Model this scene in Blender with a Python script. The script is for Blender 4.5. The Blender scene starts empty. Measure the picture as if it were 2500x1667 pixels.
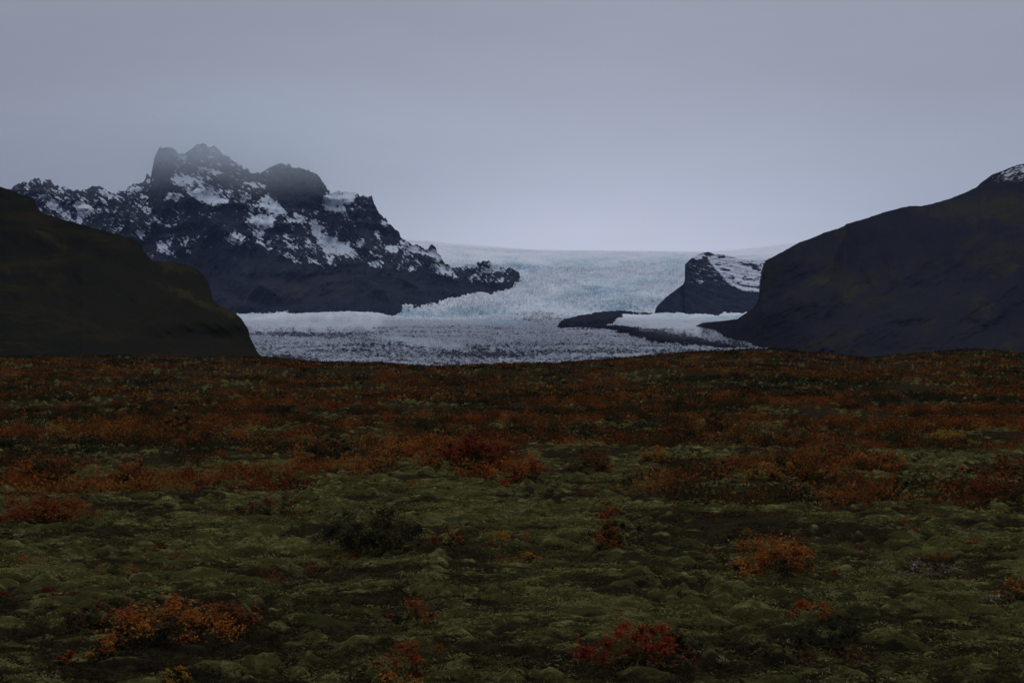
import bpy, math, random
import numpy as np

# ------------------------------------------------------------------ camera / light
F = 3434.0; CX = 1250.0; HY = 880.0; H = 2.5        # focal length and eye level in photo pixels, eye height in metres
sc = bpy.context.scene
col = sc.collection
cd = bpy.data.cameras.new('camera'); cam = bpy.data.objects.new('camera', cd); col.objects.link(cam)
cam.location = (0, 0, H); cam.rotation_euler = (math.radians(90), 0, 0)
cd.sensor_width = 36.0; cd.lens = F / 2500 * 36.0; cd.shift_y = (HY - 833.5) / 2500
cd.clip_start = 0.5; cd.clip_end = 120000
sc.camera = cam
sc.render.engine = 'CYCLES'
sc.view_settings.view_transform = 'Standard'; sc.view_settings.look = 'None'
sc.view_settings.exposure = 0.0; sc.view_settings.gamma = 1.0
sc.cycles.max_bounces = 9; sc.cycles.diffuse_bounces = 3; sc.cycles.volume_bounces = 8
sc.cycles.volume_step_rate = 1.0; sc.cycles.volume_max_steps = 256
sc.cycles.use_denoising = True

SUN_EL = math.radians(42); SUN_AZ = math.radians(14)   # azimuth to the right of the view direction (+Y)

world = bpy.data.worlds.new("World"); sc.world = world; world.use_nodes = True
nt = world.node_tree; N = nt.nodes; L = nt.links; N.clear()
def wn(t, **kw):
    n = N.new(t)
    for k, v in kw.items(): setattr(n, k, v)
    return n
def wmath(op, a, b=None, c=None):
    n = wn('ShaderNodeMath', operation=op)
    for i, v in enumerate((a, b, c)):
        if v is None: continue
        if isinstance(v, (int, float)): n.inputs[i].default_value = v
        else: L.new(v, n.inputs[i])
    return n.outputs[0]
tc = wn('ShaderNodeTexCoord'); sep = wn('ShaderNodeSeparateXYZ'); L.new(tc.outputs['Generated'], sep.inputs[0])
dx, dy, dz = sep.outputs
az = wmath('ARCTAN2', dx, dy)                      # 0 ahead, + to the right
elp = wmath('MAXIMUM', dz, 0.0)
# low bright band over the ice cap
ga = wmath('POWER', 2.718, wmath('MULTIPLY', wmath('POWER', wmath('DIVIDE', wmath('SUBTRACT', az, 0.07), 0.24), 2.0), -1.0))
ge = wmath('POWER', 2.718, wmath('MULTIPLY', wmath('POWER', wmath('DIVIDE', elp, 0.145), 2.0), -1.0))
glow = wmath('MULTIPLY', ga, ge)
ge2 = wmath('POWER', 2.718, wmath('MULTIPLY', wmath('POWER', wmath('DIVIDE', elp, 0.22), 2.0), -1.0))
ga2 = wmath('POWER', 2.718, wmath('MULTIPLY', wmath('POWER', wmath('DIVIDE', wmath('SUBTRACT', az, 0.30), 0.5), 2.0), -1.0))
glow2 = wmath('MULTIPLY', ge2, ga2)
zen = wmath('POWER', elp, 0.8)
mp = wn('ShaderNodeMapping'); mp.inputs['Scale'].default_value = (2.2, 2.2, 9.0); L.new(tc.outputs['Generated'], mp.inputs[0])
nz = wn('ShaderNodeTexNoise'); nz.inputs['Scale'].default_value = 1.6; nz.inputs['Detail'].default_value = 5; nz.inputs['Roughness'].default_value = 0.5
L.new(mp.outputs[0], nz.inputs['Vector'])
nn = wmath('MULTIPLY', wmath('SUBTRACT', nz.outputs['Fac'], 0.5), 0.27)
lum = wmath('ADD', wmath('ADD', 0.254, wmath('MULTIPLY', glow, 0.38)), wmath('ADD', wmath('MULTIPLY', glow2, 0.075), wmath('MULTIPLY', zen, 0.13)))
lum = wmath('MULTIPLY', lum, wmath('ADD', 1.0, nn))
tint = wn('ShaderNodeMixRGB'); tint.inputs[1].default_value = (0.935, 1.02, 1.225, 1); tint.inputs[2].default_value = (0.965, 1.01, 1.17, 1)
L.new(glow, tint.inputs[0])
vm = wn('ShaderNodeVectorMath', operation='SCALE'); L.new(tint.outputs[0], vm.inputs[0]); L.new(lum, vm.inputs['Scale'])
bg = wn('ShaderNodeBackground'); L.new(vm.outputs[0], bg.inputs['Color']); bg.inputs['Strength'].default_value = 1.0
sky = wn('ShaderNodeTexSky', sky_type='NISHITA', sun_disc=False); sky.sun_elevation = SUN_EL; sky.sun_rotation = SUN_AZ
sky.dust_density = 6; sky.air_density = 1.5
bws = wn('ShaderNodeRGBToBW'); L.new(sky.outputs[0], bws.inputs[0])
bg2 = wn('ShaderNodeBackground'); L.new(bws.outputs[0], bg2.inputs['Color']); bg2.inputs['Strength'].default_value = 0.0015
ad = wn('ShaderNodeAddShader'); L.new(bg.outputs[0], ad.inputs[0]); L.new(bg2.outputs[0], ad.inputs[1])
wo = wn('ShaderNodeOutputWorld'); L.new(ad.outputs[0], wo.inputs['Surface'])

sl = bpy.data.lights.new('sun', 'SUN'); so = bpy.data.objects.new('sun', sl); col.objects.link(so)
sl.energy = 1.0; sl.angle = math.radians(30); sl.color = (1.0, 0.97, 0.94)
so.rotation_euler = (math.radians(90) - SUN_EL, 0, math.pi - SUN_AZ)   # light comes from ahead and right
so.location = (0, 0, 50)

# ------------------------------------------------------------------ noise
rs = np.random.RandomState(7)
PERM = rs.permutation(1024).astype(np.int64)
_a = rs.rand(1024) * 2 * np.pi
GX = np.cos(_a).astype(np.float32); GY = np.sin(_a).astype(np.float32)
def pn(x, y, seed=0):
    x = np.asarray(x, np.float64) + seed * 17.31; y = np.asarray(y, np.float64) + seed * 9.73
    xi = np.floor(x).astype(np.int64); yi = np.floor(y).astype(np.int64)
    fx = (x - xi).astype(np.float32); fy = (y - yi).astype(np.float32)
    def g(ix, iy, dx, dy):
        h = PERM[(PERM[ix & 1023] + iy) & 1023]
        return GX[h] * dx + GY[h] * dy
    u = fx * fx * fx * (fx * (fx * 6 - 15) + 10); v = fy * fy * fy * (fy * (fy * 6 - 15) + 10)
    a = g(xi, yi, fx, fy); b = g(xi + 1, yi, fx - 1, fy); c = g(xi, yi + 1, fx, fy - 1); d = g(xi + 1, yi + 1, fx - 1, fy - 1)
    return (a + u * (b - a) + v * ((c + u * (d - c)) - (a + u * (b - a)))) * 1.5
def fbm(x, y, o=5, g=0.5, seed=0):
    s = 0; a = 1; f = 1
    for i in range(o):
        s = s + a * pn(x * f, y * f, seed + i * 3); a *= g; f *= 2.03
    return s
def ridged(x, y, o=5, g=0.5, seed=0):
    s = 0; a = 1; f = 1
    for i in range(o):
        s = s + a * (1 - 2 * np.abs(pn(x * f, y * f, seed + i * 3))); a *= g; f *= 2.07
    return s
def sm(a, b, x):
    t = np.clip((x - a) / (b - a), 0, 1); return t * t * (3 - 2 * t)
def curve(pts):
    p = np.array(pts, float); return lambda x: np.interp(x, p[:, 0], p[:, 1])
def inpoly(px, py, poly):
    r = np.zeros(px.shape, bool); n = len(poly); j = n - 1
    for i in range(n):
        xi, yi = poly[i]; xj, yj = poly[j]
        if yi != yj:
            r ^= ((yi > py) != (yj > py)) & (px < (xj - xi) * (py - yi) / (yj - yi) + xi)
        j = i
    return r
def conv(polys, s, ox, oy): return [([(ox + x / s, oy + y / s) for x, y in p], w) for p, w in polys]
def polymask(px, py, polys, warp=5.0, sc_=14.0, seed=0, soft=3.0):
    # the shapes are ragged by bending the coordinates, soft by averaging a few offsets
    wx = fbm(px / sc_, py / sc_, 4, 0.6, seed) * warp; wy = fbm(px / sc_, py / sc_, 4, 0.6, seed + 40) * warp
    out = np.zeros(px.shape, np.float32)
    for poly, w in polys:
        m = 0
        for ox, oy in ((0, 0), (soft, 0), (-soft, 0), (0, soft), (0, -soft), (2*soft, soft), (-2*soft, -soft), (soft, -2*soft), (-soft, 2*soft)):
            m = m + inpoly(px + wx + ox, py + wy + oy, poly)
        out = np.maximum(out, w * m / 9.0)
    return out

# ------------------------------------------------------------------ mesh helpers
def tag(o, label=None, cat=None, group=None, kind=None):
    if label: o['label'] = label
    if cat: o['category'] = cat
    if group: o['group'] = group
    if kind: o['kind'] = kind
    return o
def mesh_obj(name, co, faces, mat, parent=None, attrs=None, smooth=True):
    """co (n,3), faces (m,k) int array"""
    me = bpy.data.meshes.new(name)
    n = len(co); m, k = faces.shape
    me.vertices.add(n); me.vertices.foreach_set('co', np.ascontiguousarray(co, np.float32).ravel())
    me.loops.add(m * k); me.loops.foreach_set('vertex_index', np.ascontiguousarray(faces, np.int32).ravel())
    me.polygons.add(m); me.polygons.foreach_set('loop_start', np.arange(0, m * k, k, dtype=np.int32))
    me.polygons.foreach_set('loop_total', np.full(m, k, np.int32))
    me.polygons.foreach_set('use_smooth', np.full(m, smooth, bool))
    for an, av in (attrs or {}).items():
        if av.ndim == 1:
            a = me.attributes.new(an, 'FLOAT', 'POINT'); a.data.foreach_set('value', av.astype(np.float32))
        else:
            a = me.attributes.new(an, 'FLOAT_COLOR', 'POINT')
            c4 = np.ones((len(av), 4), np.float32); c4[:, :3] = av; a.data.foreach_set('color', c4.ravel())
    me.update(calc_edges=True)
    me.materials.append(mat)
    o = bpy.data.objects.new(name, me); col.objects.link(o)
    if parent: o.parent = parent
    return o
def grid_faces(r, c):
    i = np.arange(r * c).reshape(r, c)
    return np.stack([i[:-1, :-1], i[:-1, 1:], i[1:, 1:], i[1:, :-1]], -1).reshape(-1, 4)
def grid_obj(name, X, Y, Z, mat, attrs=None, smooth=True, keep=None):
    r, c = X.shape
    f = grid_faces(r, c)
    if keep is not None:
        f = f[keep.ravel()[f].any(1)]
        used = np.unique(f); remap = np.full(r * c, -1); remap[used] = np.arange(len(used)); f = remap[f]
        co = np.stack([X, Y, Z], -1).reshape(-1, 3)[used]
        attrs = {k: v.reshape((r * c,) + v.shape[2:])[used] for k, v in (attrs or {}).items()}
    else:
        co = np.stack([X, Y, Z], -1).reshape(-1, 3)
        attrs = {k: v.reshape((r * c,) + v.shape[2:]) for k, v in (attrs or {}).items()}
    return mesh_obj(name, co, f, mat, attrs=attrs, smooth=smooth)
def back(px, py, D):
    return (px - CX) / F * D, D, H - (py - HY) / F * D

# ------------------------------------------------------------------ materials
class M:
    def __init__(s, name):
        s.m = bpy.data.materials.new(name); s.m.use_nodes = True; s.t = s.m.node_tree; s.t.nodes.clear()
        s.out = s.t.nodes.new('ShaderNodeOutputMaterial'); s.b = s.t.nodes.new('ShaderNodeBsdfPrincipled')
        s.t.links.new(s.b.outputs[0], s.out.inputs[0]); s.b.inputs['Roughness'].default_value = 0.9
        s.b.inputs['Specular IOR Level'].default_value = 0.0
        s.geo = s.t.nodes.new('ShaderNodeNewGeometry')
    def lk(s, a, b): s.t.links.new(a, b)
    def attr(s, n, c=False):
        a = s.t.nodes.new('ShaderNodeAttribute'); a.attribute_name = n; return a.outputs['Color' if c else 'Fac']
    def noise(s, scale, detail=5, rough=0.55, stretch=(1, 1, 1), dist=0.0):
        mp = s.t.nodes.new('ShaderNodeMapping'); mp.inputs['Scale'].default_value = stretch
        s.lk(s.geo.outputs['Position'], mp.inputs[0])
        n = s.t.nodes.new('ShaderNodeTexNoise'); n.inputs['Scale'].default_value = scale; n.inputs['Detail'].default_value = detail
        n.inputs['Roughness'].default_value = rough; n.inputs['Distortion'].default_value = dist
        s.lk(mp.outputs[0], n.inputs['Vector']); return n.outputs['Fac']
    def math(s, op, a, b=None, clamp=False):
        n = s.t.nodes.new('ShaderNodeMath'); n.operation = op; n.use_clamp = clamp
        for i, v in enumerate((a, b)):
            if v is None: continue
            if isinstance(v, (int, float)): n.inputs[i].default_value = v
            else: s.lk(v, n.inputs[i])
        return n.outputs[0]
    def ramp(s, v, lo, hi):
        n = s.t.nodes.new('ShaderNodeMapRange'); n.interpolation_type = 'SMOOTHSTEP'
        n.inputs['From Min'].default_value = lo; n.inputs['From Max'].default_value = hi; s.lk(v, n.inputs['Value']); return n.outputs[0]
    def mix(s, f, a, b):
        n = s.t.nodes.new('ShaderNodeMixRGB')
        if isinstance(f, (int, float)): n.inputs[0].default_value = f
        else: s.lk(f, n.inputs[0])
        for i, v in ((1, a), (2, b)):
            if isinstance(v, tuple): n.inputs[i].default_value = v + (1,)
            else: s.lk(v, n.inputs[i])
        return n.outputs[0]
    def color(s, c):
        if isinstance(c, tuple): s.b.inputs['Base Color'].default_value = c + (1,)
        else: s.lk(c, s.b.inputs['Base Color'])
    def bump(s, h, strength=0.5, dist=1.0):
        n = s.t.nodes.new('ShaderNodeBump'); n.inputs['Strength'].default_value = strength; n.inputs['Distance'].default_value = dist
        s.lk(h, n.inputs['Height']); s.lk(n.outputs[0], s.b.inputs['Normal'])

def mat_rock_snow(name, rock, rock2, brown, snow=(0.72, 0.76, 0.82), s1=0.06, bumpd=6.0):
    m = M(name)
    sn = m.attr('snow'); br = m.attr('brown')
    n1 = m.noise(s1, 6, 0.7); n4 = m.noise(s1 * 0.5, 7, 0.75, (0.5, 0.5, 2.2), 0.5); n2 = m.noise(s1 * 0.25, 5, 0.6)
    k = m.math('ADD', sn, m.math('MULTIPLY', m.math('SUBTRACT', n1, 0.5), 0.75))
    k = m.math('ADD', k, m.math('MULTIPLY', m.math('SUBTRACT', n2, 0.5), 0.7))
    f = m.ramp(k, 0.40, 0.66)
    rc = m.mix(m.ramp(n2, 0.35, 0.65), rock, rock2)
    rc = m.mix(m.math('MULTIPLY', m.ramp(n4, 0.5, 0.68), 0.6), rc, tuple(v * 2.4 for v in rock))
    rc = m.mix(m.math('MULTIPLY', br, 0.8), rc, brown)
    sc2 = m.mix(m.ramp(n2, 0.3, 0.7), snow, tuple(v * 0.9 for v in snow))
    m.color(m.mix(f, rc, sc2)); m.bump(n1, 0.6, bumpd)
    return m.m

m_mount = mat_rock_snow('mountain_rock', (0.030, 0.032, 0.040), (0.018, 0.019, 0.025), (0.055, 0.044, 0.034), s1=0.075)
m_spur = mat_rock_snow('spur_rock', (0.030, 0.032, 0.042), (0.018, 0.020, 0.028), (0.045, 0.038, 0.034), s1=0.10)

def mat_hill(name, base, base2, olive, rough_scale, snow=False):
    m = M(name)
    ol = m.attr('olive'); n1 = m.noise(rough_scale, 7, 0.65, (1, 1, 1.6)); n2 = m.noise(rough_scale * 0.18, 5, 0.6, (1, 1, 2))
    n3 = m.noise(rough_scale * 6, 4, 0.7)
    rc = m.mix(m.ramp(n2, 0.35, 0.65), base, base2)
    rc = m.mix(m.math('MULTIPLY', m.ramp(m.noise(rough_scale * 0.35, 8, 0.75, (1, 1, 2.2), 0.8), 0.48, 0.62), 0.55), rc, tuple(v * 0.75 for v in olive))
    f = m.math('ADD', m.math('MULTIPLY', ol, 0.9), m.math('MULTIPLY', m.math('SUBTRACT', n1, 0.5), 1.3))
    c = m.mix(m.ramp(f, 0.0, 1.2), rc, olive)
    c = m.mix(m.math('MULTIPLY', m.ramp(n3, 0.3, 0.75), 0.35), c, tuple(v * 0.55 for v in base))
    if snow:
        s = m.math('ADD', m.attr('snow'), m.math('MULTIPLY', m.math('SUBTRACT', m.noise(rough_scale * 4, 6, 0.7, (1, 1, 2.5)), 0.5), 1.6))
        c = m.mix(m.ramp(s, 0.45, 0.75), c, (0.55, 0.57, 0.62))
    m.color(c); m.bump(m.math('ADD', n1, m.math('MULTIPLY', n3, 0.3)), 0.35, 1.2 / rough_scale * 0.1)
    return m.m
m_lhill = mat_hill('near_hill_turf', (0.019, 0.018, 0.012), (0.014, 0.014, 0.011), (0.050, 0.040, 0.014), 0.03)
m_rhill = mat_hill('far_hill_turf', (0.026, 0.026, 0.032), (0.019, 0.020, 0.027), (0.055, 0.046, 0.018), 0.014, snow=True)

def mat_ice():
    m = M('glacier_ice')
    d = m.attr('dirt_and_pit_shade'); b = m.attr('blue')
    n5 = m.noise(0.07, 9, 0.82, (1, 0.55, 1.3), 0.6)
    n1 = m.noise(0.035, 7, 0.72, (1, 0.6, 1)); n2 = m.noise(0.16, 5, 0.7, (1, 0.5, 1.5))
    n3 = m.noise(0.006, 5, 0.6, (1, 0.4, 1))
    c = m.mix(m.ramp(n3, 0.35, 0.65), (0.90, 0.915, 0.935), (0.78, 0.83, 0.87))
    c = m.mix(m.attr('old'), c, (0.38, 0.40, 0.45))
    c = m.mix(m.math('MULTIPLY', b, m.ramp(n1, 0.35, 0.6)), c, (0.40, 0.58, 0.66))
    c = m.mix(m.math('MULTIPLY', m.ramp(n5, 0.50, 0.62), m.math('ADD', 0.30, m.math('MULTIPLY', m.ramp(n3, 0.42, 0.62), 0.55))), c, (0.24, 0.30, 0.36))  # blue-grey noise paints in the fine crevasse shadows
    f = m.math('ADD', d, m.math('MULTIPLY', m.math('SUBTRACT', n2, 0.5), 2.6))
    c = m.mix(m.ramp(f, 0.38, 0.80), c, (0.060, 0.062, 0.078))
    m.color(c); m.b.inputs['Roughness'].default_value = 0.75; m.bump(m.math('ADD', n1, n2), 0.6, 5.0)
    return m.m
m_ice = mat_ice()
def mat_snowfield():
    m = M('snowfield'); n = m.noise(0.004, 5, 0.6, (1, 1, 4))
    m.color(m.mix(m.ramp(n, 0.3, 0.75), (0.92, 0.93, 0.95), (0.86, 0.88, 0.92))); m.bump(n, 0.3, 30.0); return m.m
m_snow = mat_snowfield()
def mat_moraine():
    m = M('moraine_debris'); n = m.noise(0.08, 6, 0.7); 
    m.color(m.mix(m.ramp(n, 0.35, 0.7), (0.030, 0.030, 0.036), (0.016, 0.016, 0.020))); m.bump(n, 0.7, 3.0); return m.m
m_mor = mat_moraine()
def mat_ground():
    m = M('moss_ground')
    moss = m.attr('moss')  # moss cover, cut back between cushions as painted shade
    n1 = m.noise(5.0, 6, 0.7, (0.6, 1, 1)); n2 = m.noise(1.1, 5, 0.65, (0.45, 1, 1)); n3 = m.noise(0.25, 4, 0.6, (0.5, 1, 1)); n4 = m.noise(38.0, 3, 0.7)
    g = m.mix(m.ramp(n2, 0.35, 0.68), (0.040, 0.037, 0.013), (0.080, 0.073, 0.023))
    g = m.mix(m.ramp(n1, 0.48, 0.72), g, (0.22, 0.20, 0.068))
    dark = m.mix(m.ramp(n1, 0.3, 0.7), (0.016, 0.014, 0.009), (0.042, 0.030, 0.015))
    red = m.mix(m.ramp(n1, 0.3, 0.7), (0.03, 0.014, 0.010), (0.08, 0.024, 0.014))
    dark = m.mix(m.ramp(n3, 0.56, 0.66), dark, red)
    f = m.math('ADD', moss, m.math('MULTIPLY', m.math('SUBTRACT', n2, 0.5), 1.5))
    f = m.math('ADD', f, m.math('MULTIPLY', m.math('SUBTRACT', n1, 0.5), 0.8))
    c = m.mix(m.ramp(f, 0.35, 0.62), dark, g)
    c = m.mix(m.math('MULTIPLY', m.ramp(n4, 0.45, 0.7), 0.35), c, (0.03, 0.03, 0.016))
    m.color(c); m.bump(m.math('ADD', n1, m.math('MULTIPLY', n4, 0.5)), 0.8, 0.05)
    return m.m
m_ground = mat_ground()
def mat_leaf():
    m = M('autumn_leaves'); c = m.attr('tint', True); m.color(c); tr = m.t.nodes.new('ShaderNodeBsdfTranslucent'); m.lk(c, tr.inputs['Color'])
    mx = m.t.nodes.new('ShaderNodeMixShader'); mx.inputs[0].default_value = 0.35; m.lk(m.b.outputs[0], mx.inputs[1]); m.lk(tr.outputs[0], mx.inputs[2]); m.lk(mx.outputs[0], m.out.inputs[0])
    return m.m
m_leaf = mat_leaf()
def mat_plain(name, c, c2, s=8.0):
    m = M(name); m.color(m.mix(m.ramp(m.noise(s, 4, 0.6), 0.35, 0.65), c, c2)); return m.m
m_twig = mat_plain('twig_bark', (0.035, 0.024, 0.017), (0.06, 0.042, 0.03), 30)

# ------------------------------------------------------------------ outlines read from the photograph (photo pixels)
crest = curve([(-900,872),(-400,868),(0,874),(300,877),(500,879),(650,878),(765,886),(925,887),(990,893),(1063,898),(1110,897),(1170,894),(1360,891),(1450,884),(1541,877),
               (1620,869),(1700,863),(1790,859),(1892,858),(1960,864),(2020,870),(2080,875),(2126,878),(2180,874),(2232,870),(2320,864),(2390,860),(2440,865),(2500,869),(2800,872),(3400,866)])
lhill = curve([(-900,380),(-500,410),(-200,430),(0,456),(27,464),(55,476),(70,481),(83,483),(88,500),(91,507),(100,517),(110,524),(140,531),(165,540),(196,547),(235,559),(260,565),
               (311,579),(335,590),(347,600),(350,610),(357,622),(372,637),(378,638),(410,640),(455,646),(480,656),(498,672),(510,690),(513,705),(517,716),(519,732),(535,745),
               (555,755),(575,765),(588,776),(597,790),(606,805),(610,822),(620,842),(626,856),(634,866),(645,872),(668,873),(700,882),(730,890),(800,905),(900,930),(1000,960)])
rhill = curve([(1640,815),(1690,800),(1715,788),(1760,784),(1800,779),(1815,768),(1838,753),(1846,742),(1852,730),(1856,705),(1858,680),(1861,655),(1868,640),(1875,633),(1885,628),(1910,615),(1937,600),(1950,592),(1972,585),
               (1990,578),(2010,569),(2040,560),(2060,553),(2066,547),(2115,533),(2160,518),(2205,506),(2225,503),(2252,503),(2275,498),(2320,485),(2360,469),(2386,456),(2392,449),(2420,428),
               (2455,414),(2490,401),(2500,400),(2600,380),(2800,335),(3100,300),(3500,290)])
rbase = curve([(1640,795),(1690,797),(1715,800),(1750,815),(1800,830),(1845,848),(1885,857),(1940,872),(2000,880),(2120,884),(2300,888),(3500,892)])
mount = curve([(-900,500),(-600,440),(-300,470),(-100,455),(0,468),(25,462),(35,453),(45,448),(57,443),(67,449),(71,445),(80,440),(83,434),(88,433),(95,434),(100,445),(102,453),(106,442),(118,440),(125,443),(134,455),
               (155,457),(168,463),(178,465),(200,464),(215,460),(225,456),(238,454),(250,458),(262,467),(275,466),(290,465),(305,468),(315,457),(330,449),(345,450),(350,443),(355,437),(357,426),(360,424),
               (368,433),(371,420),(374,400),(378,385),(384,372),(390,362),(400,359),(420,361),(428,368),(433,376),(450,374),(465,366),(478,355),(492,350),(505,355),(515,361),(525,358),(535,368),
               (548,378),(560,385),(570,393),(590,405),(594,414),(605,413),(612,423),(635,422),(655,412),(668,405),(680,401),(692,400),(708,403),(711,411),(730,410),(755,417),(770,424),(782,435),
               (786,443),(796,455),(800,465),(810,470),(825,467),(850,469),(865,473),(880,478),(908,479),(911,490),(918,503),(925,520),(940,535),(955,550),(965,560),(975,569),(977,579),(985,586),
               (1000,594),(1008,600),(1020,596),(1030,603),(1045,610),(1051,600),(1056,597),(1062,600),(1067,614),(1078,630),(1088,644),(1095,648),(1110,655),(1130,652),(1147,643),(1160,645),
               (1175,638),(1195,638),(1215,648),(1240,651),(1262,658),(1268,668),(1272,690),(1300,720),(1340,780)])
mbase = curve([(-900,772),(900,773),(955,770),(985,758),(1030,750),(1060,745),(1085,737),(1115,722),(1150,706),(1190,695),(1225,690),(1246,681),(1268,669),(1340,660)])
spur = curve([(1585,790),(1597,770),(1600,756),(1604,747),(1630,722),(1650,708),(1668,694),(1672,684),(1664,676),(1666,660),(1673,645),(1690,629),(1715,618),(1728,615),(1735,617),(1745,621),(1765,622),(1790,628),
              (1800,632),(1830,636),(1850,637),(1870,636),(1900,640),(2000,640),(2200,650)])
sbase = curve([(1585,766),(1700,763),(1760,757),(1835,750),(2200,730)])
icetop = curve([(500,640),(800,600),(900,580),(985,584),(1020,588),(1060,591),(1100,596),(1150,600),(1200,604),(1250,608),(1300,611),(1400,613.5),(1500,613.5),(1600,614),(1700,617),(1800,622),(2000,620),(2300,610)])

# ice surface height along depth: tongue, then the icefall, then the plateau rim
_D = np.linspace(1200, 9600, 3000)
def ice_z(D):
    t = -10 + 0.0526 * (D - 1700)
    f = 153 + (D - 4800) * 0.150 + 18 * np.sin((D - 4800) / 520.0) * sm(4800, 5300, D)
    return np.where(D < 4800, t, f)
_py = HY - (ice_z(_D) - H) / _D * F
_o = np.argsort(_py)
def D_ice(py): return np.interp(py, _py[_o], _D[_o])

# ------------------------------------------------------------------ ground sheet
def ground_z(X, Y, fine=True):
    Yp = np.maximum(Y, 8.0)
    px = CX + X / Yp * F
    zc = H - (crest(px) - HY) / F * 300.0
    t = sm(70, 300, Y)
    z = t * zc
    z = np.where(Y > 300, zc + (-14 - zc) * sm(300, 800, Y), z)
    far = 1 - sm(235, 300, Y)
    z = z + fbm(X / 13.0, Y / 9.0, 3, 0.5, 1) * 0.20 * sm(9, 25, Y) * far
    z = z + fbm(X / 60.0, Y / 38.0, 2, 0.5, 5) * 1.1 * sm(50, 130, Y) * far
    z = z + fbm(X / 6.0, Y / 3.0, 2, 0.5, 9) * 0.07 * (1 - sm(60, 120, Y))
    # low bank in the foreground, left and right
    if fine:
        X0, Y0 = X, Y
        X = X + 0.35 * pn(X / 1.3, Y / 1.3, 15) ; Y = Y + 0.30 * pn(X0 / 1.1, Y0 / 1.1, 16)
        b = 1.5 * np.sqrt(pn(X / 0.44, Y / 0.32, 11) ** 2 + .002) + 0.45 * np.abs(pn(X / 0.20, Y / 0.13, 12)) + 0.12 * pn(X / 0.09, Y / 0.075, 13)
        amp = 0.100 + 0.085 * pn(X / 2.2, Y / 1.6, 14)
        z = z + b * amp * (1 + 1.2 * sm(30, 120, Y)) * (0.35 + 0.65 * (Y > 0)) * (1 - 0.75 * sm(230, 330, Y))
    return z
def ground_height(x, y):
    return float(ground_z(np.array([x]), np.array([y]), False)[0]) + 0.03
_e = np.linspace(0, 1, 42)[1:] ** 1.6
tn = np.concatenate([-0.56 - _e[::-1], np.linspace(-0.56, 0.56, 1100), 0.56 + _e])
Yn = 1.0 / np.linspace(1 / 8.5, 1 / 330.0, 860)
Yr = np.concatenate([np.linspace(-150, 7.5, 30), Yn, np.linspace(338, 1000, 60), np.geomspace(1050, 18000, 26)])
T, Yg = np.meshgrid(tn, Yr)
W = np.where(Yg > 8.0, Yg, 8.0 + (8.0 - Yg) * 1.6)
W = np.where(Yg > 330, Yg * (1 + sm(330, 3000, Yg) * 1.2), W)
Xg = np.clip(T, -0.56, 0.56) * W + np.sign(T) * np.maximum(np.abs(T) - 0.56, 0) * (90 + np.clip(Yg, 0, 2500))
Zg = ground_z(Xg, Yg)
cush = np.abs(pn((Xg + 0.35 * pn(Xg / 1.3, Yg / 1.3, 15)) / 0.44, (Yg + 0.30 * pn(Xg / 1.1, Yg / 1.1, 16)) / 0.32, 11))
mossy = 0.38 + 0.46 * fbm(Xg / 3.0, Yg / 1.9, 3, 0.55, 21) + 0.28 * fbm(Xg / .62, Yg / .34, 4, .6, 22) + 1.25 * (cush - 0.22) - 0.26 * sm(32, 80, Yg) + 0.25 * fbm(Xg / 14.0, Yg / 14.0, 2, 0.5, 23)  # cushion term paints hollow shade into the gaps, over their dark litter
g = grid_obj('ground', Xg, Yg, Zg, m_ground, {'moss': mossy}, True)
tag(g, 'mossy heath ground rolling away to a low rise before the glacier', kind='structure')

# ------------------------------------------------------------------ glacier
MP_ = conv([([(-390,1105),(-220,1040),(0,995),(60,975),(250,970),(420,962),(660,965),(600,972),(450,970),(330,990),(240,1030),(190,1085),(-50,1100),(0,1105),(200,1135),(600,1190),(1000,1265),(1400,1325),(1560,1352),
              (1400,1352),(1000,1300),(600,1235),(300,1180),(0,1115),(-200,1115)],1.0)],4.276,1450,540)
def glacier_grid(ncol, nrow, x0=480, x1=2150):
    px = np.linspace(x0, x1, ncol)
    D1 = np.geomspace(1500, 4800, int(nrow * 0.6)); D2 = np.linspace(4800, 9400, nrow - int(nrow * 0.6) + 1)[1:]
    D = np.concatenate([D1, D2])
    PX, DD = np.meshgrid(px, D)
    # the plateau rim follows its outline in the photograph: stretch the upper part
    z = ice_z(DD); py = HY - (z - H) / DD * F
    pyr = py[-1:, :]; k = np.clip((772 - py) / (772 - pyr), 0, 1)
    py = np.where(py < 772, 772 - k * (772 - icetop(PX)), py)
    z = H - (py - HY) / F * DD
    X = (PX - CX) / F * DD
    return PX, py, X, DD, z
PX, PY, X, Y, Z = glacier_grid(1000, 760)
tongue = 1 - sm(4300, 5000, Y)
rim = sm(655, 622, PY)
# how broken the surface is
rough = 0.75 + 0.5 * fbm(X / 420.0, Y / 700.0, 3, 0.5, 30)
smoothp = conv([([(100,200),(900,190),(1300,200),(1290,260),(800,290),(160,290)],1.0),([(1350,330),(1700,390),(2352,520),(2352,560),(1800,440),(1300,370)],0.6)],3.36,550,720) + \
          conv([([(1000,930),(1500,700),(1800,640),(2178,640),(2178,660),(1750,700),(1400,820),(2178,975),(1700,990),(1200,960)],0.8),
                ([(380,200),(1500,330),(2178,320),(2178,380),(1500,380),(1000,370),(700,330),(300,300)],0.8)],4.356,1000,540) + \
          conv([([(200,1060),(400,970),(1000,950),(1650,900),(1700,960),(1150,1050),(1100,1180),(500,1110)],0.95)],4.276,1450,540)
smo = polymask(PX, PY, smoothp, 8, 30, 3, 4)
rough = np.clip(rough * (1 - 0.65 * smo), 0.08, 1.3)
nearb = polymask(PX, PY, conv([([(780,1280),(1500,1290),(2178,1330),(2178,1510),(700,1540),(0,1500),(0,1340),(500,1350)],1.0)],4.356,1000,540), 8, 30, 8, 5)
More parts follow.
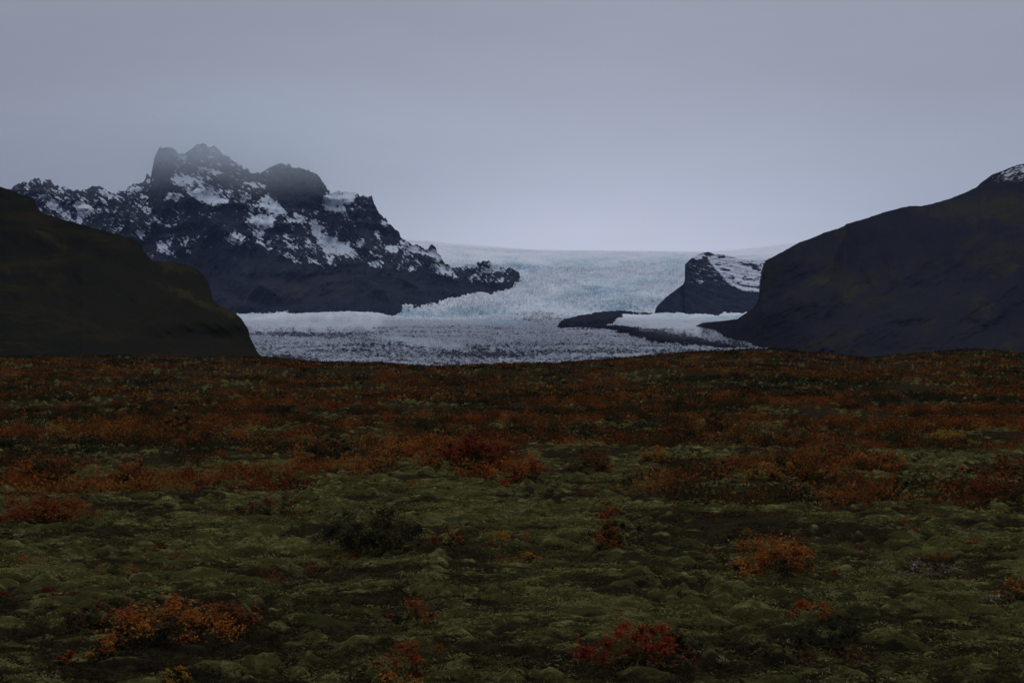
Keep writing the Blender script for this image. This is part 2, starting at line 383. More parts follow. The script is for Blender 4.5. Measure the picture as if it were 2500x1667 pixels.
mg0 = np.clip(1 - np.abs(PY - mbase(PX)) / 20.0, 0, 1) * (PX < 1290)
rough = np.clip(rough + 0.25 * nearb, 0, 1.5) * (1 - 0.65 * mg0)
s1 = np.abs(pn(X / 42.0, Y / 60.0, 31)); s2 = np.abs(pn(X / 19.0, Y / 26.0, 32)); s3 = np.abs(pn(X / 9.0, Y / 12.0, 33)); s4 = pn(X / 5.0, Y / 7.0, 34)
icl = polymask(PX, PY, conv([([(150,1100),(330,960),(1650,890),(1700,960),(1150,1060),(1100,1150),(500,1110),(300,1130)],1.0)],4.276,1450,540), 3, 30, 9, 4)
rough = rough * (1 - 0.85 * icl)
mmg = polymask(PX, PY, MP_, 3.0, 10, 70, 3)
ser = (1.0 - 1.6 * s1) * 5 + (0.6 - 1.5 * s2) * 7 + (0.5 - 1.4 * s3) * 7 + s4 * 3.5 - 9
Zt = Z + ser * rough * (0.9 + 1.3 * (1 - tongue) * (1 - 0.6 * mg0)) * (1 - 0.85 * rim) * (1 - 0.9 * mmg)
Zt = Zt + fbm(X / 300.0, Y / 500.0, 3, 0.5, 36) * (5 * tongue + 22 * (1 - tongue)) * (1 - rim) + ridged(X / 900.0, Y / 160.0, 2, 0.5, 38) * 3 * tongue
# raised broken edge at the foot of the mountain wall
lip = np.exp(-((PY - 776) / 4.0) ** 2) * sm(1050, 800, PX)
Zt = Zt + lip * 7 - 30 * sm(1890, 1960, PX) * sm(3000, 2400, Y)
streak = fbm(X / 900.0 + Y / 2600.0, Y / 90.0, 4, 0.6, 41)
dirt_and_pit_shade = 0.06 + 0.20 * np.clip(-(ser + 9) / 9.0, 0, 1.4) * rough + 0.30 * np.clip(streak, -0.6, 1) * tongue + 0.30 * tongue * sm(782, 800, PY) * (1 - smo) + 0.10 * tongue * sm(800, 870, PY)  # ash dirt, plus crevasse shade painted into the low pits
fl = (PY - 845 - 0.085 * (PX - 1000) - 14 * fbm(PX / 260., PX * 0, 2, .5, 61)) / 9.0
flow = sm(0.72, 1.0, np.cos(fl * 1.7)) * (0.4 + 0.6 * pn(PX / 90., PY / 6., 62)) * tongue * sm(790, 805, PY)
dirt_and_pit_shade = dirt_and_pit_shade - 0.20 * smo - 0.22 * icl + 0.35 * np.clip(flow, 0, 1)
mgn = np.clip(1 - np.abs(PY - mbase(PX)) / 14.0, 0, 1) * (PX > 950) * (PX < 1290)
dirt_and_pit_shade = dirt_and_pit_shade + 0.45 * mgn * sm(1260, 1100, PX)
greyd = polymask(PX, PY, conv([([(0,1100),(200,1110),(800,1230),(1400,1340),(1600,1355),(1500,1355),(900,1290),(400,1200),(0,1120)],0.55),
                               ([(350,1110),(700,1150),(1200,1240),(1560,1310),(1800,1345),(1500,1340),(1000,1260),(600,1200),(330,1150)],0.75),
                               ([(620,1130),(800,1090),(1130,1100),(1300,1150),(1000,1170),(700,1160)],0.5),
                               ([(560,830),(860,860),(1120,1060),(1000,1060)],0.0)],4.276,1450,540) +
                 conv([([(1100,1010),(1500,1005),(2000,1010),(1560,1070),(1100,1060)],0.45),([(400,1350),(900,1390),(1300,1470),(900,1460),(300,1390)],0.4)],4.356,1000,540) +
                 conv([([(230,285),(900,310),(1300,350),(1500,400),(900,370),(240,310)],0.4),([(300,480),(560,540),(900,555),(560,575),(330,510)],0.7)],3.36,550,720), 6, 22, 50, 4)
dirt_and_pit_shade = dirt_and_pit_shade + greyd + 0.16 * np.clip(fbm(PX / 30., PY / 2.2, 4, .6, 66) + 0.4, 0, 1.2) * tongue * sm(790, 778, PY) * (PX < 1350)
blue = np.zeros_like(PX)
for bx, by, sx, sy, w in ((1000,763,110,8,1.0),(1265,655,45,22,1.0),(1480,708,75,16,1.0),(1500,745,90,16,.9),(1150,755,90,10,.7),(1250,765,60,8,.5),(1640,640,60,20,.5),(1700,775,120,10,.7),(1400,640,90,18,.45),(1220,790,60,8,.6),(1540,690,60,10,.6)):
    blue = np.maximum(blue, w * np.exp(-((PX - bx) / sx) ** 2 - ((PY - by) / sy) ** 2))
blue = np.clip(blue * 1.2 + 0.25 * fbm(X / 250., Y / 300., 3, .5, 60), 0, 1)
gl = grid_obj('glacier', X, Y, Zt, m_ice, {'dirt_and_pit_shade': dirt_and_pit_shade, 'blue': blue, 'old': sm(768, 790, PY) * (1 - 0.3 * smo) * 0.9}, False)
tag(gl, 'crevassed glacier tongue and pale blue icefall between the mountains', kind='structure')

# medial moraine: dark rubble ridge lying on the ice
PX, PY, X, Y, Z = glacier_grid(1300, 1100, 1330, 1900)
mm = polymask(PX, PY, MP_, 2.0, 10, 70, 1.6)
Zm = Z + np.where(X / Y * F + CX < 1560, 13, 5) * sm(0.25, 1.0, mm) + fbm(X / 60., Y / 60., 4, .6, 71) * 3 + 1.0
mo = grid_obj('moraine', X, Y, Zm, m_mor, None, False, keep=mm > 0.30)
tag(mo, 'dark rubble moraine band running down the glacier surface', kind='structure')

# ------------------------------------------------------------------ terrain walls with a front face, a ridge and a back slope
def wall(name, mat, top, base, x0, x1, ncol, nrow, Dbase, run, crag, cs, extra=None, backrun=900, buried=26, smooth=False, jag=0.0, attrf=None, ledge=0.0, prof=1.0, softtop=False):
    px = np.linspace(x0, x1, ncol)
    v = np.concatenate([np.linspace(0, 1, nrow), np.linspace(1, 2, 24)[1:]])
    P, V = np.meshgrid(px, v)
    tp = top(P) + jag * (fbm(P / 7.0, P * 0 + 3.3, 4, 0.6, 77) - 0.5 * np.abs(pn(P / 4.0, P * 0 + 8.3, 79)))
    bs = base(P) + buried
    vf = np.clip(V, 0, 1)
    py = bs + (tp - bs) * vf
    Db = Dbase(P); R = run(P) if callable(run) else run
    _q = np.linspace(-70, 70, 15); tps = np.mean([top(px + q_) for q_ in _q], 0)[None, :]
    vd = np.clip((bs - py) / np.maximum(bs - np.minimum(tps, bs - 20), 10), 0, 1.5) if softtop else vf
    D = Db + R * vd ** prof
    Xw, Yw, Zw = back(P, py, D)
    n = ridged(Xw / cs, Zw / (cs * 1.9), 6, 0.55, 81)
    n2 = fbm(Xw / (cs * 3), Zw / (cs * 2.5), 3, 0.5, 83)
    taper = np.sin(np.pi * np.clip(vf, 0.0, 1.0)) ** 0.35
    off = -(n * crag * 0.55 + n2 * crag * 1.6) * (0.35 + 0.65 * taper)
    if ledge:
        zz = Zw + fbm(Xw / 500., Zw / 300., 3, .5, 90) * 60 + Xw * 0.12
        st = (zz / ledge) % 1.0
        off = off + (sm(0.55, 1.0, st) - st) * ledge * 1.3 * (0.6 + 0.6 * pn(Xw / 200., Zw / 140., 91))
    if extra is not None: off = off + extra(P, py)
    D = D + off
    Xw, Yw, Zw = back(P, py, D)
    bk = np.clip(V - 1, 0, 1)
    ztop = Zw[nrow - 1:nrow, :]
    Yb = Yw + bk * backrun * 2.2
    Xb = np.where(V > 1, Xw * (Yb / Yw), Xw)
    Zb = np.where(V > 1, ztop - (ztop + 60) * bk ** 1.3, Zw)
    Yw = np.where(V > 1, Yb, Yw)
    at = attrf(P, py, Xb, Yw, Zb, V) if attrf else None
    return grid_obj(name, Xb, Yw, Zb, mat, at, smooth)

def slope_up(X, Y, Z):
    # z component of the normal of a grid
    a = np.stack([np.gradient(X, axis=1), np.gradient(Y, axis=1), np.gradient(Z, axis=1)], -1)
    b = np.stack([np.gradient(X, axis=0), np.gradient(Y, axis=0), np.gradient(Z, axis=0)], -1)
    n = np.cross(a, b); n /= (np.linalg.norm(n, axis=-1, keepdims=True) + 1e-9)
    return np.abs(n[..., 2])

Z1 = [([(310,510),(380,500),(400,540),(470,600),(530,640),(600,720),(580,730),(480,650),(400,620),(340,560)],.9),
 ([(590,580),(650,545),(690,590),(735,610),(715,690),(665,700),(645,745),(600,720),(620,640)],.9),([(780,480),(850,470),(880,540),(810,520)],.75),([(870,480),(950,470),(970,540),(890,520)],.85),
 ([(1000,480),(1090,430),(1150,460),(1100,480),(1040,500)],.85),([(1080,530),(1130,505),(1195,530),(1170,545),(1120,530),(1050,580)],.9),([(1160,390),(1220,375),(1215,400),(1160,405)],1),
 ([(1345,345),(1500,345),(1560,400),(1540,440),(1420,430),(1360,400)],.85),([(1400,170),(1470,190),(1500,230),(1440,235)],.9),([(1550,300),(1640,280),(1760,320),(1750,350),(1690,330),(1600,320)],1),
 ([(1560,370),(1700,380),(1740,370),(1650,400),(1600,440),(1560,420)],.7),
 ([(1470,455),(1560,470),(1700,440),(1700,510),(1800,540),(1820,580),(1760,580),(1700,590),(1560,545),(1500,500)],1.2),([(1300,520),(1400,490),(1480,510),(1470,550),(1320,570)],.65),
 ([(1830,520),(1960,490),(2010,520),(1940,570)],.8),([(2050,560),(2140,500),(2195,545),(2250,600),(2280,675),(2140,660),(2090,600)],1.0),([(1950,690),(2080,660),(2200,690),(2180,770),(2090,800),(1980,740)],.9),
 ([(1960,600),(2050,590),(2090,650),(1990,660)],.7),([(1980,760),(2090,800),(2120,850),(2010,820)],.6),
 ([(1710,840),(1800,860),(1880,790),(1950,850),(1940,900),(1860,905),(1780,870)],.85),([(930,760),(990,750),(960,800)],.9),([(1075,790),(1165,795),(1125,875)],.75),
 ([(1250,870),(1300,900),(1370,960),(1450,1020),(1380,1010),(1300,970),(1255,940)],.8),([(1440,870),(1500,880),(1480,930),(1560,990),(1500,970)],.8),([(1550,955),(1620,990),(1740,1100),(1640,1030)],.6),
 ([(1150,950),(1200,960),(1250,1020),(1190,1000)],.8),([(1190,640),(1230,690),(1300,680),(1280,720),(1400,790),(1410,820),(1330,770),(1230,700)],.65),([(1950,400),(2110,430),(2120,460),(2000,450)],.9),
 ([(1120,600),(1220,620),(1230,690),(1180,660)],.55),([(1300,880),(1380,880),(1370,910),(1310,905)],.8),([(440,440),(540,460),(520,500),(450,490)],.5),([(440,540),(560,540),(540,570),(460,570)],.6),
 ([(2020,860),(2110,860),(2120,910),(2060,910)],.7),([(1700,510),(1760,440),(1820,520),(1850,560),(1790,540)],.5),([(300,600),(335,600),(325,640),(310,630)],.9)]
Z2 = [([(700,650),(800,680),(825,720),(760,760),(720,700)],1.0),([(830,700),(900,710),(930,790),(1000,840),(1120,900),(1235,980),(1150,990),(1050,990),(960,970),(880,850)],1.15),
 ([(930,560),(1000,480),(1180,490),(1200,560),(1100,580),(1140,690),(1050,640),(960,640)],1.05),([(1190,560),(1235,630),(1200,600)],.8),([(1200,850),(1270,860),(1260,910),(1220,910)],.75),
 ([(1400,710),(1480,760),(1450,785)],1),([(1340,790),(1370,790),(1410,900),(1380,870)],.9),([(1420,910),(1550,920),(1530,980),(1440,950)],.75),([(1550,870),(1640,900),(1760,960),(1780,995),(1680,970),(1560,920)],.95),
 ([(620,970),(700,1000),(770,1040),(740,1050),(640,1010)],.8),([(800,995),(880,1030),(980,1095),(890,1060),(820,1030)],.8),([(950,990),(1040,1000),(1050,1090),(980,1060)],.6),
 ([(1290,1050),(1390,1030),(1410,1080),(1310,1090)],.62),([(1600,1090),(1700,1080),(1690,1110),(1620,1120)],.6),([(1760,1080),(1900,1090),(1980,1150),(1900,1150)],.8),
 ([(1680,900),(1800,900),(1850,960),(1900,1020),(1850,1030),(1760,960)],.85),([(1800,1060),(1920,1060),(2060,1190),(1960,1160)],.75),([(1580,850),(1680,880),(1800,930),(1850,980),(1700,930)],.85),
 ([(640,700),(720,680),(740,720),(650,740)],.6),([(800,880),(860,880),(900,960),(820,930)],.6),([(610,810),(640,820),(660,860),(630,850)],.8),([(390,870),(480,870),(490,920),(420,900)],.7),([(690,850),(740,850),(720,870),(690,870)],.8),
 ([(620,880),(760,920),(750,950),(640,910)],.6),([(1060,480),(1170,490),(1180,530),(1090,510)],.9)]
Z4 = [([(1250,960),(1400,960),(1550,940),(1700,1010),(1800,1030),(1820,960),(1950,975),(2150,1010),(2180,1040),(2050,1020),(1980,1050),(1850,1070),(1740,1060),(1700,1040),(1580,1010),(1540,1000),(1400,1010),(1300,1010)],1.1),
 ([(1880,1180),(2000,1140),(2040,1170),(1900,1215)],1.0),([(1480,1160),(1640,1100),(1850,1180),(1820,1200),(1500,1170)],.6),([(2030,1040),(2045,1040),(2065,1150),(2055,1150)],.9),([(1220,1040),(1340,1060),(1340,1110),(1240,1090)],.95),
 ([(1050,990),(1190,950),(1240,980),(1150,1030),(1080,1020)],.8)]
MS = conv(Z1, 3.267, 0, 320) + conv(Z2, 3.267, 500, 320) + conv(Z4, 5.227, 850, 460)
def mount_attrs(P, py, Xw, Yw, Zw, V):
    up = slope_up(Xw, Yw, Zw)
    pm = polymask(P, py, MS, 6.0, 10, 100, 2.2)
    lo = 560 + 0.10 * np.clip(P, 0, 1300)
    alt = sm(lo + 55, lo - 30, py)
    nn = fbm(P / 30., py / 22., 3, .55, 104)
    dark = np.exp(-((P - 720) / 75) ** 2 - ((py - 460) / 45) ** 2) + np.exp(-((P - 395) / 22) ** 2 - ((py - 430) / 70) ** 2) + np.exp(-((P - 930) / 60) ** 2 - ((py - 560) / 30) ** 2) * .5 + np.exp(-((P - 560) / 60) ** 2 - ((py - 540) / 30) ** 2) * .8
    fine = fbm((P + .7 * py) / 24., (py - .7 * P) / 6., 5, .68, 105)
    s = (0.66 + 0.15 * fine) * pm + alt * (0.18 * sm(0.35, 0.75, up) + 0.18 * nn + 0.34 * fine) + 0.20 * fine * sm(0.02, 0.5, pm) * sm(1.1, 0.6, pm) - 0.40 * dark * (1 - 0.7 * pm) + 0.11 * alt
    s = s + 0.05 * (up - 0.5) * alt
    s = np.where(V > 1, 0.5, s)
    brown = np.exp(-((P - 760) / 130) ** 2 - ((py - 700) / 38) ** 2) + 0.6 * np.exp(-((P - 600) / 90) ** 2 - ((py - 740) / 30) ** 2)
    brown = np.clip(brown * (0.7 + 0.8 * fbm(P / 50., py / 18., 3, .5, 110)), 0, 1)
    return {'snow': s, 'brown': brown}
Dm = lambda P: D_ice(mbase(P))
def mrun(P): return np.interp(P, [-900, 300, 800, 980, 1100, 1268, 1340], [1500, 1500, 1400, 900, 420, 120, 60])
def mextra(P, py):  # broad buttresses and gullies down the face
    w = (P - 0.55 * (py - 600)) / 95.0
    return 130 * np.abs(np.sin(w + 0.8 * pn(P / 90., py / 90., 120))) * sm(790, 690, py) * sm(1230, 1000, P) - 60
mt = wall('mountain', m_mount, mount, mbase, -700, 1330, 1700, 400, Dm, mrun, 120, 170, extra=mextra, backrun=1500, jag=3.6, attrf=mount_attrs, ledge=75, prof=0.85, softtop=True)
tag(mt, 'craggy dark mountain with snow patches and its summit in mist', kind='structure')

SS = conv([([(400,235),(700,150),(2000,280),(1900,560),(1870,985),(1520,965),(1180,790),(1060,650),(880,460),(790,330),(620,300),(500,290)],1.0),([(640,330),(860,450),(860,470),(700,400)],.7)],8.71,1640,600)
SD = conv([([(720,140),(830,145),(830,190),(900,195),(880,215),(740,215),(690,180)],1),([(640,220),(760,240),(760,340),(680,310)],1),([(1000,230),(1130,220),(1140,260),(1010,255)],1),([(1430,350),(1700,390),(1910,400),(1900,430),(1700,440),(1500,390)],1),
           ([(1730,430),(1880,470),(1900,540),(1820,520),(1700,500)],1),([(1050,480),(1270,510),(1260,535),(1110,530)],.9),([(920,380),(1060,400),(1050,420),(940,420)],.9),([(1180,670),(1340,670),(1340,705),(1220,695)],1),([(1500,690),(1850,700),(1850,730),(1520,725)],.8),
           ([(1450,830),(1880,870),(1870,900),(1500,860)],.7)],8.71,1640,600)
def spur_attrs(P, py, Xw, Yw, Zw, V):
    s = polymask(P, py, SS, 2.0, 6, 130, 1.2) * 0.72 - 0.62 * polymask(P, py, SD, 1.2, 4, 133, .8)
    st = fbm((P + py * .6) / 26., (py - P * 0.22) / 4.0, 4, .6, 135)
    s = s + np.where(s < 0.3, 1, 0) * np.clip(st * 1.0, 0, .7) * sm(712, 690, py) * sm(625, 650, py) * sm(1665, 1690, P)
    s = s - 0.35 * np.clip(fbm(P / 16., py / 4., 4, .6, 138), 0, 1)
    s = np.where(V > 1, 0.9, s)
    return {'snow': s, 'brown': np.zeros_like(s)}
def sprun(P): return 600.
Ds = lambda P: D_ice(sbase(P))
sp = wall('rock_spur', m_spur, spur, sbase, 1588, 2190, 700, 260, Ds, lambda P: np.interp(P, [1588, 1640, 1665, 1700, 2200], [20, 90, 260, 560, 620]), 20, 120, backrun=900, jag=0.8, attrf=spur_attrs, ledge=26, buried=26)
tag(sp, 'dark rock spur streaked with snow rising beside the icefall', kind='structure')

# distant snow ridge past the spur
dr = curve([(900,570),(985,582),(1100,594),(1300,609),(1600,613),(1730,614),(1780,611),(1850,604),(1960,590),(2050,580),(2200,560),(2600,540),(3000,560)])
sf = wall('snow_ridge', m_snow, dr, curve([(0,700),(3000,700)]), 900, 3000, 300, 60, lambda P: P * 0 + 9600., 2600., 10, 900, backrun=1500, smooth=True, buried=0,
          attrf=lambda P, py, a, b, c, V: {'snow': np.ones_like(P)})
tag(sf, 'smooth far snow plateau fading into the white sky', kind='structure')

# near hill on the left
LH = conv([([(180,370),(300,440),(450,540),(610,640),(560,650),(400,550),(250,450)],.55),([(1220,710),(1500,750),(1620,810),(1520,815),(1300,775)],.7),
           ([(1160,860),(1500,955),(1560,1000),(1700,1060),(1850,1100),(1920,1165),(1800,1140),(1600,1060),(1400,970)],.8),([(0,730),(100,760),(150,830),(50,830)],.45),([(150,650),(260,740),(350,790),(300,800),(200,730)],.45),
           ([(340,730),(480,740),(470,765),(340,760)],.4),([(880,480),(1000,520),(1100,600),(1000,580)],.25),([(620,800),(900,900),(800,900),(600,840)],.25),([(1800,1180),(1830,1190),(1810,1300),(1790,1280)],.3)], 3.267, 0, 420)
def lh_attrs(P, py, Xw, Yw, Zw, V):
    return {'olive': 1.5 * polymask(P, py, LH, 8, 26, 150, 6) + 0.25 * fbm(P / 9., py / 5., 4, .65, 152) + 0.10 * fbm((P * .8 + py) / 70., (py - .5 * P) / 18., 3, .5, 151), 'snow': np.zeros_like(P)}
def lh_extra(P, py):
    dg = (py - 0.62 * P)
    cliff = 26 * sm(700, 735, py) * sm(300, 420, P) * sm(830, 780, py)
    return 7 * fbm((P + .5 * py) / 150., (py - .6 * P) / 60., 3, .45, 160) - cliff
lh = wall('near_hill', m_lhill, lhill, curve([(-900,900),(1000,900)]), -900, 980, 900, 300, lambda P: np.interp(P, [-900, 200, 650, 1000], [520, 600, 800, 900]),
          lambda P: np.interp(P, [-900, 0, 520, 640, 720, 1000], [620, 520, 260, 90, 40, 30]), 3.0, 26, extra=lh_extra, backrun=350, jag=0.9, attrf=lh_attrs, buried=60, smooth=True, ledge=0, softtop=True)
tag(lh, 'dark turf covered hill sloping down from the left edge', kind='structure')

RH = conv([([(180,1150),(400,1020),(640,850),(690,830),(650,950),(500,980),(350,1080)],.8),([(670,980),(850,900),(1150,840),(1250,870),(1050,900),(950,1020),(820,1070)],.6),([(750,1290),(900,1200),(1000,1270),(850,1350)],.5),
           ([(1400,720),(1520,680),(1530,700)],.6),([(1350,1200),(1510,1130),(1640,1010),(1600,1090),(1450,1220)],.6),([(1640,1330),(1800,1230),(1760,1290)],.8),([(1970,740),(2080,670),(2111,690),(2000,730)],.6),([(1300,1260),(1500,1240),(1400,1300)],.5),
           ([(1250,390),(1600,330),(2300,240),(2600,420),(1900,480),(1500,450)],.7),([(1750,560),(1900,530),(1880,620)],.35),([(1750,1000),(1950,1100),(1850,1200),(1700,1150)],.6),([(1500,620),(1950,560),(2250,700),(2000,900),(1700,850)],.45),([(600,1050),(1000,1000),(1300,1080),(900,1160)],.35),([(1900,1350),(2200,1250),(2300,1380),(1950,1420)],.4),
           ([(1750,650),(1820,640),(1780,690)],.4),([(1000,1200),(1150,1150),(1100,1210)],.35),([(1250,850),(1400,770),(1420,840),(1300,880)],.45)],3.016,1800,380)
RS = conv([([(1240,600),(1500,420),(1900,230),(2178,150),(3000,-100),(14000,-2000),(14000,600),(2178,640),(1700,650),(1500,720),(1300,760),(1150,820),(950,860),(1000,760)],1.0)],8.712,2250,380)
def rh_attrs(P, py, Xw, Yw, Zw, V):
    s = polymask(P, py, RS, 3, 12, 170, 3)
    s = s * np.clip(0.25 + 0.75 * sm(470, 420, py - 0.02 * (P - 2400)), 0, 1)
    return {'olive': polymask(P, py, RH, 12, 30, 171, 8) * 1.1 + 0.18 * fbm((P-py) / 14., (py+.5*P) / 7., 4, .65, 173) + 0.30 * fbm((P - py) / 90., (py + .4 * P) / 22., 3, .5, 172), 'snow': s * 0.62 - 0.25 * (1 - s) + 0.25 * s * fbm(P / 14., (py + .35 * P) / 5., 4, .6, 190)}
def rh_extra(P, py):
    w = (py + 0.6 * (P - 1900))
    rib = 38 * np.abs(np.sin(P / 36. + 1.5 * pn(P / 60., py / 110., 180))) * sm(760, 620, py) * sm(2500, 2100, P)
    return 32 * fbm((P - py) / 190., w / 90., 4, .5, 181) * sm(540, 700, py) + rib
Dr = lambda P: D_ice(rbase(P))
rh = wall('far_hill', m_rhill, rhill, rbase, 1645, 3500, 1000, 340, Dr, lambda P: np.interp(P, [1640, 1800, 1850, 1870, 2100, 2500, 3500], [40, 120, 200, 330, 800, 1100, 1300]), 9, 70, extra=rh_extra, backrun=900, jag=0.7,
          attrf=rh_attrs, buried=20, smooth=True, ledge=0)
tag(rh, 'broad dark hill with a steep cliff end and snow dusted top on the right', kind='structure')

# ------------------------------------------------------------------ air
def volume_mat(name, color, density, aniso=0.0):
    m = bpy.data.materials.new(name); m.use_nodes = True; t = m.node_tree; t.nodes.clear()
    o = t.nodes.new('ShaderNodeOutputMaterial'); p = t.nodes.new('ShaderNodeVolumePrincipled')
    p.inputs['Color'].default_value = color + (1,); p.inputs['Density'].default_value = density; p.inputs['Anisotropy'].default_value = aniso
    t.links.new(p.outputs[0], o.inputs['Volume']); return m
def box(name, a, b, mat):
    v = np.array([(x, y, z) for x in (a[0], b[0]) for y in (a[1], b[1]) for z in (a[2], b[2])], float)
    f = np.array([(0,1,3,2),(4,6,7,5),(0,4,5,1),(2,3,7,6),(0,2,6,4),(1,5,7,3)])
    return mesh_obj(name, v, f, mat, smooth=False)
hz = box('haze', (-25500, -400, -90), (25500, 20800, 2600), volume_mat('haze_air', (0.40, 0.55, 1.0), 1.35e-5))
tag(hz, 'thin blue air over the whole valley', kind='stuff')
def mist(px, py, D, hx, hy, hz_, dens, seed):
    """closed box whose density fades to nothing before every face"""
    x, y, z = back(px, py, D)
    m = bpy.data.materials.new('mist_air'); m.use_nodes = True; t = m.node_tree; t.nodes.clear()
    o = t.nodes.new('ShaderNodeOutputMaterial'); p = t.nodes.new('ShaderNodeVolumePrincipled')
    p.inputs['Color'].default_value = (0.86, 0.93, 1.0, 1); p.inputs['Anisotropy'].default_value = 0.8
    g_ = t.nodes.new('ShaderNodeTexCoord'); mp = t.nodes.new('ShaderNodeMapping'); mp.inputs['Scale'].default_value = (2, 2, 2); mp.inputs['Location'].default_value = (-1, -1, -1)
    t.links.new(g_.outputs['Generated'], mp.inputs[0])
    ln = t.nodes.new('ShaderNodeVectorMath'); ln.operation = 'LENGTH'; t.links.new(mp.outputs[0], ln.inputs[0])
    mr = t.nodes.new('ShaderNodeMapRange'); mr.interpolation_type = 'SMOOTHSTEP'; mr.inputs['From Min'].default_value = 0.95; mr.inputs['From Max'].default_value = 0.1
    mr.inputs['To Min'].default_value = 0; mr.inputs['To Max'].default_value = dens
    t.links.new(ln.outputs['Value'], mr.inputs['Value'])
    n = t.nodes.new('ShaderNodeTexNoise'); n.inputs['Scale'].default_value = 4.0; n.inputs['Detail'].default_value = 2; t.links.new(g_.outputs['Generated'], n.inputs['Vector'])
    r2 = t.nodes.new('ShaderNodeMapRange'); r2.inputs['From Min'].default_value = 0.3; r2.inputs['From Max'].default_value = 0.7; r2.inputs['To Min'].default_value = 0.4; r2.inputs['To Max'].default_value = 1.5
    t.links.new(n.outputs['Fac'], r2.inputs['Value'])
    mu = t.nodes.new('ShaderNodeMath'); mu.operation = 'MULTIPLY'; t.links.new(mr.outputs[0], mu.inputs[0]); t.links.new(r2.outputs[0], mu.inputs[1])
    t.links.new(mu.outputs[0], p.inputs['Density']); t.links.new(p.outputs[0], o.inputs['Volume'])
    return box('mist', (x - hx, y - hy, z - hz_), (x + hx, y + hy, z + hz_), m)
for k, a in enumerate([(540, 330, 5500, 1500, 800, 300, 1.25e-3)]):
    o = mist(*a, seed=200 + k); tag(o, 'low cloud veiling the two highest summits of the mountain', kind='stuff')

# ------------------------------------------------------------------ shrubs
def leaf_cloud(rng, cx, cy, cz, r, h, n, size, cols, clumps=14, flat=0.0):
    """n small triangles in irregular clumps; returns verts (3n,3), tint (3n,3)"""
    ca = rng.rand(clumps) * 2 * np.pi; cr = rng.rand(clumps) ** 0.6 * r * 1.05
    cxs = cr * np.cos(ca); cys = cr * np.sin(ca) * 0.8
    chh = h * (0.12 + 0.78 * rng.rand(clumps)) * (1 - 0.45 * (cr / (r + 1e-6)) ** 2)
    crad = (0.13 + 0.20 * rng.rand(clumps)) * r
    k = rng.randint(0, clumps, n)
    d = rng.randn(n, 3); d /= np.linalg.norm(d, axis=1, keepdims=True) + 1e-9
    rad = crad[k] * np.abs(rng.randn(n)) * 0.75
    p = np.stack([cxs[k] + d[:, 0] * rad, cys[k] + d[:, 1] * rad, np.maximum(chh[k] + d[:, 2] * rad * 0.75 * min(1, h / r * 1.3), 0.02)], 1)
    a = rng.randn(n, 3); a /= np.linalg.norm(a, axis=1, keepdims=True)
    a[:, 2] *= 0.6
    b = np.cross(a, rng.randn(n, 3)); b /= np.linalg.norm(b, axis=1, keepdims=True) + 1e-9
    s = size * (0.6 + 0.8 * rng.rand(n))[:, None]
    P = p + np.array([cx, cy, cz])
    v = np.stack([P - a * s * .6 - b * s * .45, P + a * s, P - a * s * .4 + b * s * .6], 1).reshape(-1, 3)
    cols = np.array(cols)
    ck = rng.randint(0, len(cols), clumps)
    ci = np.where(rng.rand(n) < 0.65, ck[k], rng.randint(0, len(cols), n))
    c = cols[ci] * (0.65 + 0.7 * rng.rand(n))[:, None]
    return v, np.repeat(c, 3, 0), (cxs, cys, chh)
def twigs(rng, cx, cy, cz, tips, w):
    V = []; Fc = []
    for x, y, h in zip(*tips):
        nseg = 4; pts = []
        bx, by = 0.0, 0.0
        for i in range(nseg + 1):
            t = i / nseg
            pts.append((cx + bx + (x - bx) * t ** 0.7 + rng.randn() * .012 * (i > 0), cy + by + (y - by) * t ** 0.7 + rng.randn() * .012 * (i > 0), cz - 0.03 + (h * 1.05 + 0.03) * t ** 2.0, w * (1 - 0.8 * t)))
        for i in range(nseg):
            b0 = len(V)
            for (qx, qy, qz, qw) in (pts[i], pts[i + 1]):
                for k in range(3):
                    an = k * 2.094; V.append((qx + math.cos(an) * qw, qy + math.sin(an) * qw, qz))
            for k in range(3):
                Fc.append((b0 + k, b0 + (k + 1) % 3, b0 + 3 + (k + 1) % 3, b0 + 3 + k))
    return np.array(V), np.array(Fc)
ORANGE = [(0.36,0.115,0.028),(0.28,0.082,0.022),(0.40,0.155,0.035),(0.16,0.055,0.018)]
DEEP = [(0.24,0.072,0.022),(0.31,0.098,0.027),(0.15,0.052,0.019),(0.10,0.05,0.02)]
RED = [(0.23,0.042,0.02),(0.29,0.060,0.022),(0.14,0.03,0.017)]
CRIMSON = [(0.10,0.016,0.016),(0.075,0.014,0.014),(0.14,0.022,0.018)]
YELLOW = [(0.40,0.20,0.035),(0.33,0.17,0.03),(0.36,0.13,0.025),(0.22,0.13,0.035)]
BROWN = [(0.085,0.05,0.024),(0.12,0.06,0.025),(0.055,0.036,0.02)]
DARK = [(0.030,0.034,0.020),(0.022,0.024,0.016),(0.048,0.040,0.022)]
GREEN = [(0.050,0.060,0.026),(0.034,0.044,0.022),(0.080,0.066,0.028)]
PALE = [(0.22,0.17,0.13),(0.18,0.11,0.09),(0.32,0.27,0.22),(0.10,0.05,0.04)]
MIXDR = DARK + DEEP
def place(px, py):
    """ground point under a photo pixel"""
    Y = np.geomspace(9, 300, 1500)
    X = (px - CX) / F * Y
    zr = H - (py - HY) / F * Y
    g_ = ground_z(X, Y, False) + 0.03
    k = np.argmax(zr <= g_)
    return float(X[k]), float(Y[k]), float(g_[k])
